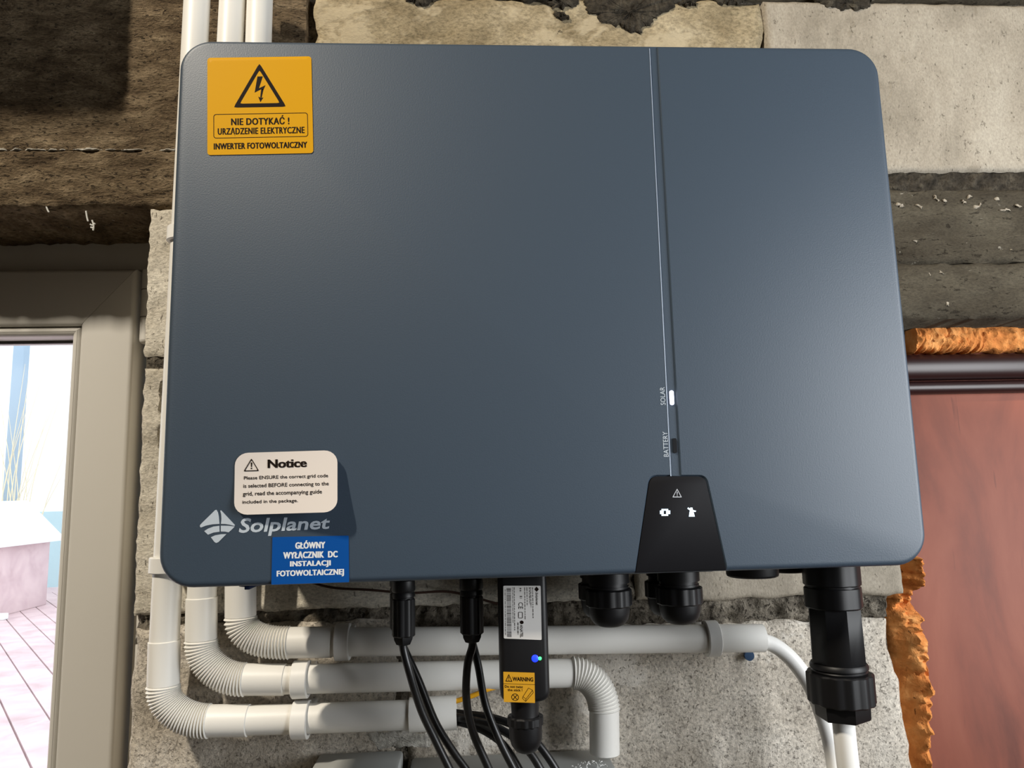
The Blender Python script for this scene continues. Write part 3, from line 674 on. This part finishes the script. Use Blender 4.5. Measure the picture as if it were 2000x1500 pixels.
t, s_ = slabel('switch_label', bc4, lambda u, v: -0.0001, 0.012, 0.02, 'blue', 'blue sticker with white capitals on lower edge of the inverter', 'sticker')
lettering(btext('GŁÓWNY', s_, 0.30, 0.695, 0.74, 0.915, 0.018, 0.009, space=1.09), 'white_print', t)
lettering(btext('WYŁĄCZNIK  DC', s_, 0.145, 0.855, 0.500, 0.685, 0.018, 0.009, space=1.09), 'white_print', t)
lettering(btext('INSTALACJI', s_, 0.235, 0.765, 0.336, 0.483, 0.018, 0.009, space=1.09), 'white_print', t)
lettering(btext('FOTOWOLTAICZNEJ', s_, 0.065, 0.935, 0.130, 0.290, 0.018, 0.008, space=1.09), 'white_print', t)
nc = ((459, 885), (659, 879), (659, 1000), (457, 1006))
nly = lambda u, v: -0.0002-0.0115*(max(0, (u*0.75+(1-v)*0.65-0.25))**1.5)
t, s_ = slabel('notice_label', nc, nly, 0.13, 0.20, 'paper', 'white rounded notice card peeling off above the maker name', 'sticker')
def nr(x, y): return ((x-380)/(1350-380), 1-(y-150)/(750-150))
def nrect(x0, x1, y0, y1): a = nr(x0, y1); b = nr(x1, y0); return a[0], b[0], a[1], b[1]
lettering(btext('Notice', s_, *nrect(690, 1062, 222, 305), 0.014, 0.008), 'print', t)
for s, r in (('Please ENSURE the correct grid code', (468, 1262, 377, 420)), ('is selected BEFORE connecting to the', (464, 1268, 452, 500)), ('grid, read the accompanying guide', (460, 1204, 527, 578)), ('included in the package.', (457, 978, 610, 652))):
    lettering(text(s, s_, *nrect(*r), 0.010), 'print', t)
c = nr(537, 330); lettering(join(tri_ring(s_, c, 0.152, 0.208, 0.80, 1, 0.10), on_surf(s_, [nr(531, 245), nr(545, 245), nr(542, 290), nr(534, 290)]), on_surf(s_, [nr(531, 297), nr(545, 297), nr(545, 308), nr(531, 308)])), 'print', t, None, 'warning_triangle')

# ------------------------------------------------------------------ conduits
PY = 0.150; PR = 0.0122; CR = 0.0131
def P(x, y, Y=PY): return U(x, y, Y)
def arc(a, ta, b, tb, n):
    """cubic from a (tangent ta) to b (tangent tb)"""
    L = (b-a).length*0.40
    c1 = a+ta*L; c2 = b-tb*L
    return [a*(1-t)**3+c1*3*t*(1-t)**2+c2*3*t*t*(1-t)+b*t**3 for t in [k/n for k in range(n+1)]]
def flex(a, ta, b, tb, ribs=24):
    n = ribs*6; pth = arc(a, ta.normalized(), b, tb.normalized(), n)
    rad = [0.0122+0.0019*(0.5-0.5*math.cos(2*math.pi*i/6)) for i in range(n+1)]
    return tube(pth, rad, 26)
def socket(a, b, r=CR, hollow=False):
    L = (b-a).length
    return lathe(a, b, [(0, r-0.001), (0.0008, r), (L-0.0008, r), (L, r-0.001)], 30)
def pipe(a, b): return tube([a, b], PR, 30)
DN = Vector((0, 0, -1)); RT = Vector((1, 0, 0))
# tallest run, ends left at the bottom
c1 = thing('conduit', 'white conduit outermost at left, bending under the inverter as the lowest run', 'conduit', P(320, 1400), 'white conduits')
top = P(387, -40); bot = P(321, 1252); part('pipe', pipe(top, bot), 'white_pvc', c1)
part('coupling', socket(P(321, 1250), P(319, 1338)), 'white_pvc', c1)
part('flexible_bend', flex(P(319, 1337), P(319, 1340)-P(321, 1300), P(411, 1408), RT), 'white_flex', c1)
part('coupling', socket(P(408, 1408), P(487, 1407)), 'white_pvc', c1)
e1 = P(806, 1396); part('pipe', pipe(P(480, 1407), e1), 'white_pvc', c1)
a = P(799, 1396.5); b = P(892, 1391); L = (b-a).length
part('end_socket', lathe(a, b, [(0, CR), (0.0006, 0.0142), (L, 0.0142), (L, 0.0128), (L-0.025, 0.0128), (L-0.025, 0.001)], 32), 'white_pvc', c1)
# middle run
c2 = thing('conduit', 'white conduit in the middle of three, ending in a downward bend into the grey box', 'conduit', P(1180, 1468), 'white conduits')
part('pipe', pipe(P(456, -40), P(394, 1170)), 'white_pvc', c2)
part('coupling', socket(P(394, 1166), P(393, 1250)), 'white_pvc', c2)
part('flexible_bend', flex(P(393, 1249), DN, P(481, 1327), RT), 'white_flex', c2)
part('coupling', socket(P(478, 1327), P(558, 1327)), 'white_pvc', c2)
part('pipe', pipe(P(550, 1327), P(1119, 1314)), 'white_pvc', c2)
part('flexible_bend', flex(P(1117, 1314), RT, P(1180, 1388), DN, 19), 'white_flex', c2)
part('coupling', socket(P(1180, 1384), P(1181, 1472)), 'white_pvc', c2)
# uppermost run
c3 = thing('conduit', 'white conduit highest of three, running right to the white cable', 'conduit', P(470, 1250), 'white conduits')
part('pipe', pipe(P(509, -40), P(470, 1150)), 'white_pvc', c3)
part('coupling', socket(P(470, 1120), P(470, 1205)), 'white_pvc', c3)
part('flexible_bend', flex(P(470, 1204), DN, P(567, 1255), RT, 22), 'white_flex', c3)
part('coupling', socket(P(564, 1255), P(650, 1254)), 'white_pvc', c3)
a = P(645, 1254); b = P(1490, 1246); L = (b-a).length
part('pipe', lathe(a, b, [(0, PR), (L, PR), (L, PR-0.0013), (L-0.03, PR-0.0013), (L-0.03, 0.001)], 30), 'white_pvc', c3)
# clips
def clip(c, d, label, wd=0.0135):
    d = Vector(d).normalized(); back = Vector((0, 1, 0)); s = d.cross(back)
    t = thing('conduit_clip', label, 'clip', (c.x, WY, c.z), 'white conduit clips')
    outp = []
    for k in range(33):
        a = math.radians(-118+236*k/32); outp.append((math.cos(a), math.sin(a)))
    rings = []
    for e, r0, r1 in ((-wd/2, 0.0126, 0.0150), (-wd/2+0.0006, 0.0124, 0.0156), (wd/2-0.0006, 0.0124, 0.0156), (wd/2, 0.0126, 0.0150)):
        ring = [c+d*e-back*(ca*r1)+s*(sa*r1) for ca, sa in outp]+[c+d*e-back*(ca*r0)+s*(sa*r0) for ca, sa in reversed(outp)]
        rings.append(ring)
    V = [p for r in rings for p in r]; n = len(rings[0]); Fc = []
    for a in range(3):
        for k in range(n):
            j = (k+1) % n; Fc.append((a*n+k, a*n+j, (a+1)*n+j, (a+1)*n+k))
    m_ = len(outp)
    for k in range(m_-1):
        Fc.append((k, k+1, n-2-k, n-1-k)); o = 3*n; Fc.append((o+k, o+n-1-k, o+n-2-k, o+k+1))
    part('clip_ring', (V, Fc), 'clip', t)
    y0 = c.y+0.011; hw = 0.0085
    if abs(d.z) > 0.7: part('clip_base', bbox(c.x-hw, c.x+hw, y0, WY+0.001, c.z-wd*0.5, c.z+wd*0.5, 0.001), 'clip', t)
    else: part('clip_base', bbox(c.x-wd*0.5, c.x+wd*0.5, y0, WY+0.001, c.z-hw, c.z+hw, 0.001), 'clip', t)
    for q in (-1, 1):
        p0 = c+s*(q*0.0125)+back*0.006
        part('clip_jaw', tube([p0-d*(wd/2), p0+d*(wd/2)], 0.0022, 10), 'clip', t)
ax = bot-top
def on1(y): 
    p = P(353, 700); k = (U(1000, y, PY).z-top.z)/(bot.z-top.z); return top.lerp(bot, k)
clip(on1(1083), ax, 'white clip on left conduit beside bottom left corner of the inverter')
clip(on1(458), ax, 'white clip peeking out beside upper left edge of the inverter')
clip(P(670, 1253.5), RT, 'white clip at left end of the uppermost horizontal conduit', 0.0125)
clip(P(1389, 1247), RT, 'white clip at right end of the uppermost horizontal conduit', 0.0115)
clip(P(588, 1327), RT, 'white clip on the middle horizontal conduit')
clip(P(588, 1406), RT, 'white clip on the lowest horizontal conduit')

# ------------------------------------------------------------------ boxes at the bottom
def jbox(name, x0, x1, ytop, Yf, label, mt, lidmt):
    zt = U((x0+x1)/2, ytop, WY-0.004).z
    X0 = U(x0, ytop, (Yf+WY)/2).x; X1 = U(x1, ytop, (Yf+WY)/2).x
    t = thing(name, label, 'box', ((X0+X1)/2, 0.15, zt-0.16))
    part('box_body', bbox(X0+0.002, X1-0.002, Yf+0.014, WY-0.003, zt-0.158, zt-0.002, 0.003), mt, t)
    part('box_lid', bbox(X0, X1, Yf, Yf+0.0135, zt-0.16, zt, 0.0045, 4), lidmt, t)
    return zt
jbox('junction_box', 606, 786, 1464, 0.118, 'white junction box lid at bottom edge beneath the lowest conduit', 'grey_box', 'white_pvc')
zbx = jbox('junction_box', 792, 1205, 1466, 0.092, 'wide grey box at bottom edge into which the bent conduit runs', 'grey_box', 'grey_box')
# shavings by the conduit entry
p = U(1181, 1468, 0.138)
sv = []
for k in range(34):
    q = Vector((p.x-0.020+random.gauss(0.006, 0.008), 0.128+random.random()*0.014, zbx+0.0006))
    d = Vector((random.gauss(0, 1), random.gauss(0, 1), random.random()*0.6)).normalized()*random.uniform(0.0012, 0.003)
    sv.append(tube([q, q+d*0.5+Vector((0, 0, 0.0006)), q+d], 0.0004, 5))
part('plastic_shavings', join(*sv), 'debris', None, 'white plastic shavings on the grey box by the bent conduit', 'debris', kind='stuff')

# ------------------------------------------------------------------ cables
def cable(name, pts, r, mt, parent, seg=14): return part(name, tube(smooth_path([U(x, y, Y) for x, y, Y in pts], 9), r, seg), mt, parent)
def solar(px, Y, path, label, top=0.013, l=1.0):
    p = U(px, 1180, Y); p.z = top; q = p-Vector((0, 0, 1))
    t = thing('solar_cable', label, 'cable', (p.x, p.y, -0.2), 'black solar cables')
    part('connector_body', lathe(p, q, [(0, 0.0075), (0.018, 0.0075), (0.019, 0.0088), (0.026, 0.0092), (0.0275, 0.0082), (0.029, 0.0088), (0.031, 0.0088), (0.0315, 0.0080), (0.052, 0.0077)], 24), 'black', t)
    part('connector_nut', gear(p, q, 0.032, 0.0605, 0.0090, 0.0008, 8), 'black', t)
    part('connector_tail', lathe(p, q, [(0.0585, 0.0084), (0.0625, 0.0078), (0.066, 0.0060), (0.067, 0.0032)], 6), 'black', t)
    e = p-Vector((0, 0, 0.064)); pts = [e, e-Vector((0, 0, 0.006))]+[U(x, y, yy) for x, y, yy in path]
    part('cable', tube(smooth_path(pts, 9), 0.0031, 14), 'cable', t)
solar(788, 0.060, [(799, 1310, 0.060), (822, 1385, 0.066), (850, 1445, 0.070), (884, 1515, 0.070), (905, 1560, 0.07)], 'black cable hanging from the front connector of the left connector pair')
solar(783, 0.092, [(818, 1330, 0.085), (850, 1410, 0.085), (885, 1468, 0.085), (918, 1515, 0.085), (940, 1560, 0.085)], 'black cable hanging from the rear connector of the left connector pair')
solar(921, 0.060, [(913, 1300, 0.060), (911, 1365, 0.062), (924, 1430, 0.066), (958, 1510, 0.070), (975, 1560, 0.07)], 'black cable bowing left from the right connector pair')
solar(920, 0.092, [(934, 1300, 0.085), (948, 1375, 0.085), (975, 1445, 0.085), (1010, 1515, 0.085), (1030, 1560, 0.085)], 'black cable curving right from the right connector pair')
for k, (pts, lab) in enumerate((
    ([(868, 1390, 0.151), (900, 1394, 0.150), (960, 1402, 0.138), (1010, 1420, 0.128), (1050, 1452, 0.122), (1090, 1510, 0.118), (1110, 1560, 0.118)], 'uppermost black cable leaving the open lowest conduit'),
    ([(868, 1398, 0.1435), (900, 1402, 0.141), (955, 1415, 0.124), (1000, 1438, 0.115), (1035, 1470, 0.110), (1062, 1515, 0.106), (1080, 1560, 0.106)], 'second black cable leaving the open lowest conduit'),
    ([(868, 1407, 0.151), (900, 1411, 0.148), (945, 1427, 0.136), (985, 1457, 0.124), (1020, 1515, 0.116), (1035, 1560, 0.116)], 'black cable lowest of three leaving the open conduit'))):
    t = thing('power_cable', lab, 'cable', U(895, 1400, 0.14), 'black cables from the open conduit')
    cable('sheath', pts, 0.0033, 'cable', t)
part('earth_wire', tube(smooth_path([U(x, y, Y) for x, y, Y in ((868, 1376, 0.148), (895, 1368, 0.146), (925, 1358, 0.145), (960, 1344, 0.146), (1000, 1338, 0.158))], 8), 0.0021, 10), 'yellow_wire', None, 'thin yellow wire poking out of the lowest conduit', 'wire')
part('white_cable', tube(smooth_path([U(x, y, Y) for x, y, Y in ((1440, 1248, 0.150), (1480, 1250, 0.149), (1515, 1262, 0.147), (1550, 1292, 0.143), (1582, 1338, 0.138), (1604, 1390, 0.132), (1622, 1450, 0.125), (1634, 1520, 0.12), (1640, 1570, 0.12))], 9), 0.0068, 20), 'white_cable', None, 'white cable curving down from the end of the highest conduit', 'cable')
part('wall_plug', lathe(U(1464, 1281, WY-0.005), U(1464, 1281, WY-0.005)+Vector((0, 1, 0)), [(0, 0.0022), (0, 0.0046), (0.002, 0.0046), (0.002, 0.0036), (0.02, 0.0034)], 20), 'plug', None, 'small blue wall plug beneath end of the highest conduit', 'wall plug')
wr = thing('thin_wire', 'thin brown wire drooping on the wall beneath the inverter', 'wire', U(800, 1160, 0.16))
part('strand', tube(smooth_path([U(x, y, 0.165) for x, y in ((560, 1120), (640, 1146), (720, 1152), (800, 1158), (880, 1156), (960, 1176), (1010, 1190))], 8), 0.0011, 8), 'brown_wood', wr)

# AC connector
p = U(1628, 1180, 0.062); p.z = 0.013; q0 = U(1648, 1400, 0.062); ax = (Vector((q0.x, q0.y, q0.z))-U(1624, 1115, 0.062)).normalized()
q = p+ax
ac = thing('grid_connector', 'large black round plug hanging below right end of the inverter', 'connector', (p.x, p.y, -0.13))
zl = lambda y: (U(1635, y, 0.062).z)
def tt(y): return (p.z-zl(y))/(-ax.z)
part('coupling_ring', gear(p, q, 0.0, tt(1142), 0.0218, 0.0006, 10), 'black', ac)
part('coupling_ring', gear(p, q, tt(1144), tt(1186), 0.0218, 0.0009, 8), 'black', ac)
part('ring_gap', lathe(p, q, [(tt(1140), 0.0205), (tt(1146), 0.0205)], 30), 'black', ac)
part('plug_body', lathe(p, q, [(tt(1184), 0.0195), (tt(1188), 0.0203), (tt(1292), 0.0207), (tt(1296), 0.0195)], 8), 'black', ac)
part('seal_ring', lathe(p, q, [(tt(1293), 0.0205), (tt(1297), 0.0216), (tt(1303), 0.0216), (tt(1306), 0.0200), (tt(1309), 0.0208), (tt(1312), 0.0200), (tt(1316), 0.0208)], 34), 'black', ac)
part('clamp_nut', gear(p, q, tt(1312), tt(1372), 0.0250, 0.0012, 14), 'black', ac)
part('hexagon_end', lathe(p, q, [(tt(1368), 0.0205), (tt(1400), 0.0200), (tt(1403), 0.0190), (tt(1403), 0.001)], 6), 'black', ac)
e = p+ax*tt(1398)
part('cable', tube(smooth_path([e, U(1649, 1428, 0.0625), U(1654, 1475, 0.0645), U(1660, 1522, 0.067), U(1667, 1570, 0.07)], 8), 0.0083, 22), 'white_cable', ac, 'white cable')

# communication stick
YF = 0.034
tl = U(973, 1136, YF); trr = U(1073, 1136, YF); bl = U(979, 1376, YF); brr = U(1071, 1378, YF)
st = thing('communication_stick', 'black data stick with labels and blue light hanging below the inverter', 'data stick', ((bl.x+brr.x)/2, 0.05, bl.z))
xm0 = (tl.x+bl.x)/2; xm1 = (trr.x+brr.x)/2; zb_ = bl.z; ztp = 0.012
def sr(ins, y, dz=0): return [(x, y, z) for x, z in rrect(xm0+ins, xm1-ins, zb_+ins*0.8, ztp, 0.007, 8)]
part('stick_body', loops([sr(0.004, YF), sr(0.0022, YF+0.0004), sr(0.0008, YF+0.0018), sr(0, YF+0.005), sr(0, YF+0.022), sr(0.001, YF+0.025), sr(0.003, YF+0.026)]), 'black', st)
xm = (xm0+xm1)/2; px0 = Vector((xm+0.0002, YF+0.013, zb_+0.003)); qx = px0-Vector((0, 0, 1))
gl_ = part('stick_neck', lathe(px0, qx, [(0, 0.0110), (0.006, 0.0106), (0.016, 0.0100), (0.018, 0.0102)], 28), 'black', st)
part('stick_nut', gear(px0, qx, 0.0145, 0.0215, 0.0134, 0.0007, 14), 'black', st)
part('stick_cap', lathe(px0, qx, [(0.020, 0.0124), (0.030, 0.0121), (0.035, 0.0108), (0.039, 0.0080), (0.0405, 0.005), (0.0405, 0.001)], 28), 'black', st)
lc = ((983, 1144), (1056, 1144), (1058, 1250), (984, 1247)); fl = lambda u, v: YF-0.0001
def plabel(corners, ru, rv, mt, label, nm):
    s0 = quad_surf(*corners, fl, 0.0); s1 = quad_surf(*corners, fl, 0.0003); o = rr_uv(0, 1, 0, 1, ru, rv, 4)
    return part(nm, loops([[s0(*a) for a in o], [s1(*a) for a in o]]), mt, st, label, smooth=0), quad_surf(*corners, fl, 0.00042)
lb, s_ = plabel(lc, 0.03, 0.02, 'silver_label', 'silver label with sideways print and barcode', 'rating_label')
bars = []; v = 0.035
while v < 0.955:
    wv = random.choice((0.005, 0.008, 0.012)); bars.append(on_surf(s_, [(0.085, v), (0.205, v), (0.205, v+wv), (0.085, v+wv)])); v += wv+random.choice((0.005, 0.008, 0.012))
lettering(join(*bars), 'print', lb, None, 'barcode')
lettering(text('Solplanet', s_, 0.845, 0.925, 0.64, 0.875, 0.02, 0.1, 1, -90), 'print', lb)
lettering(on_surf(s_, [(0.89, 0.985), (0.95, 0.935), (0.89, 0.885), (0.83, 0.935)]), 'print', lb, None, 'emblem')
def small_print(u0, u1, v0, v1, seed):
    """print too small to read: word-long strokes"""
    rnd = random.Random(seed); g_ = []; v = v1
    while v > v0:
        l = rnd.uniform(0.02, 0.07); l = min(l, v-v0); g_.append(on_surf(s_, [(u0, v-l), (u1, v-l), (u1, v), (u0, v)])); v -= l+0.014
    lettering(join(*g_), 'small_print', lb, None, 'small_print')
for a in ((0.775, 0.795, 0.40, 0.97), (0.725, 0.743, 0.60, 0.97), (0.690, 0.708, 0.66, 0.97), (0.625, 0.643, 0.62, 0.97), (0.565, 0.583, 0.36, 0.97), (0.44, 0.48, 0.88, 0.96), (0.44, 0.50, 0.76, 0.81), (0.365, 0.395, 0.08, 0.31), (0.285, 0.303, 0.16, 0.97), (0.245, 0.258, 0.30, 0.97), (0.04, 0.055, 0.05, 0.93)): small_print(*a, int(a[0]*1000))
lettering(text('CE', s_, 0.40, 0.52, 0.565, 0.69, 0.0, 0, 1, -90), 'print', lb)
lettering(ring_on(s_, rr_uv(0.39, 0.51, 0.39, 0.51, 0.02, 0.02, 2), rr_uv(0.405, 0.495, 0.40, 0.50, 0.01, 0.01, 2)), 'print', lb, None, 'manual_symbol')
lettering(text('ANATEL', s_, 0.435, 0.51, 0.03, 0.27, 0.02, 0, 1, -90), 'print', lb)
lettering(on_surf(s_, rr_uv(0.43, 0.53, 0.28, 0.35, 0.05, 0.035, 4)), 'print', lb, None, 'anatel_mark')
wc = ((983, 1312), (1044, 1314), (1045, 1373), (984, 1371))
lb, s_ = plabel(wc, 0.01, 0.01, 'small_yellow', 'small yellow warning label', 'caution_label')
lettering(text('WARNING', s_, 0.29, 0.955, 0.705, 0.845, 0.03), 'print', lb)
lettering(join(tri_ring(s_, (0.175, 0.68), 0.23, 0.25, 0.72, 1, 0.1), on_surf(s_, [(0.163, 0.84), (0.187, 0.84), (0.182, 0.755), (0.168, 0.755)]), on_surf(s_, [(0.163, 0.74), (0.187, 0.74), (0.187, 0.715), (0.163, 0.715)])), 'print', lb, None, 'warning_triangle')
lettering(on_surf(s_, [(0.0, 0.60), (1, 0.60), (1, 0.612), (0, 0.612)]), 'print', lb, None, 'divider')
lettering(text('Do not twist', s_, 0.04, 0.62, 0.475, 0.56, 0.015), 'print', lb)
lettering(text('the stick !', s_, 0.13, 0.60, 0.365, 0.45, 0.015), 'print', lb)
circ = lambda r: [(0.365+r*math.cos(2*math.pi*k/24), 0.17+r*math.sin(2*math.pi*k/24)) for k in range(24)]
lettering(join(ring_on(s_, circ(0.12), circ(0.10)), on_surf(s_, [(0.29, 0.10), (0.305, 0.085), (0.44, 0.24), (0.425, 0.255)]), on_surf(s_, [(0.29, 0.24), (0.305, 0.255), (0.44, 0.10), (0.425, 0.085)])), 'print', lb, None, 'cross_symbol')
def stroke(a, b, w=0.012):
    d = (Vector(b)-Vector(a)).normalized(); n = Vector((-d.y, d.x))*w/2; a = Vector(a); b = Vector(b)
    return on_surf(s_, [tuple(a-n), tuple(b-n), tuple(b+n), tuple(a+n)])
BP = [(0.60, 0.14), (0.70, 0.04), (0.95, 0.34), (0.93, 0.42), (0.80, 0.49), (0.62, 0.20)]
lettering(join(*[stroke(BP[i], BP[(i+1) % 6]) for i in range(6)], stroke((0.70, 0.04), (0.71, 0.12)), stroke((0.71, 0.12), (0.62, 0.20)), stroke((0.71, 0.12), (0.93, 0.42))), 'print', lb, None, 'stick_symbol')
for px, r, mt, lab in ((1045, 0.0026, 'led_blue', 'glowing blue light'), (1054.5, 0.0013, 'led_green', 'glowing green light')):
    c = U(px, 1286, YF); part('indicator_light', lathe(c+Vector((0, 0.001, 0)), c-Vector((0, 1, 0)), [(0, r), (0.0012, r), (0.0016, r*0.7), (0.0018, r*0.2)], 20), mt, st, lab)

# unseen box of assumed form, added to cast the shadow at the upper left
eb = thing('shadow_caster', 'unseen box added above the window to throw the dark shadow at upper left', 'shadow caster', (-0.42, 0.10, 0.58))
def er(y, i=0): return [(x, y, z) for x, z in rrect(-0.63+i, -0.214-i, 0.584+i, 0.98-i, 0.02, 6)]
part('caster_body', loops([er(0.04, 0.002), er(0.042), er(0.184)]), 'grey_box', eb)
part('caster_front', loops([er(0.030, 0.004), er(0.0395, 0.002)]), 'grey_box', eb)

# crumbs of cobweb under the lintel
cw = []
for pts in ([(168, 412), (170, 424), (172, 432)], [(176, 438), (181, 440), (186, 436)], [(180, 430), (183, 440), (182, 450)], [(177, 444), (184, 446)], [(90, 402), (94, 412), (96, 414)]):
    cw.append(tube(smooth_path([U(x, y, 0.188) for x, y in pts], 4), 0.0008, 6))
part('cobweb', join(*cw), 'debris', None, 'tiny white cobweb crumbs hanging under the window lintel', 'cobweb', kind='stuff')
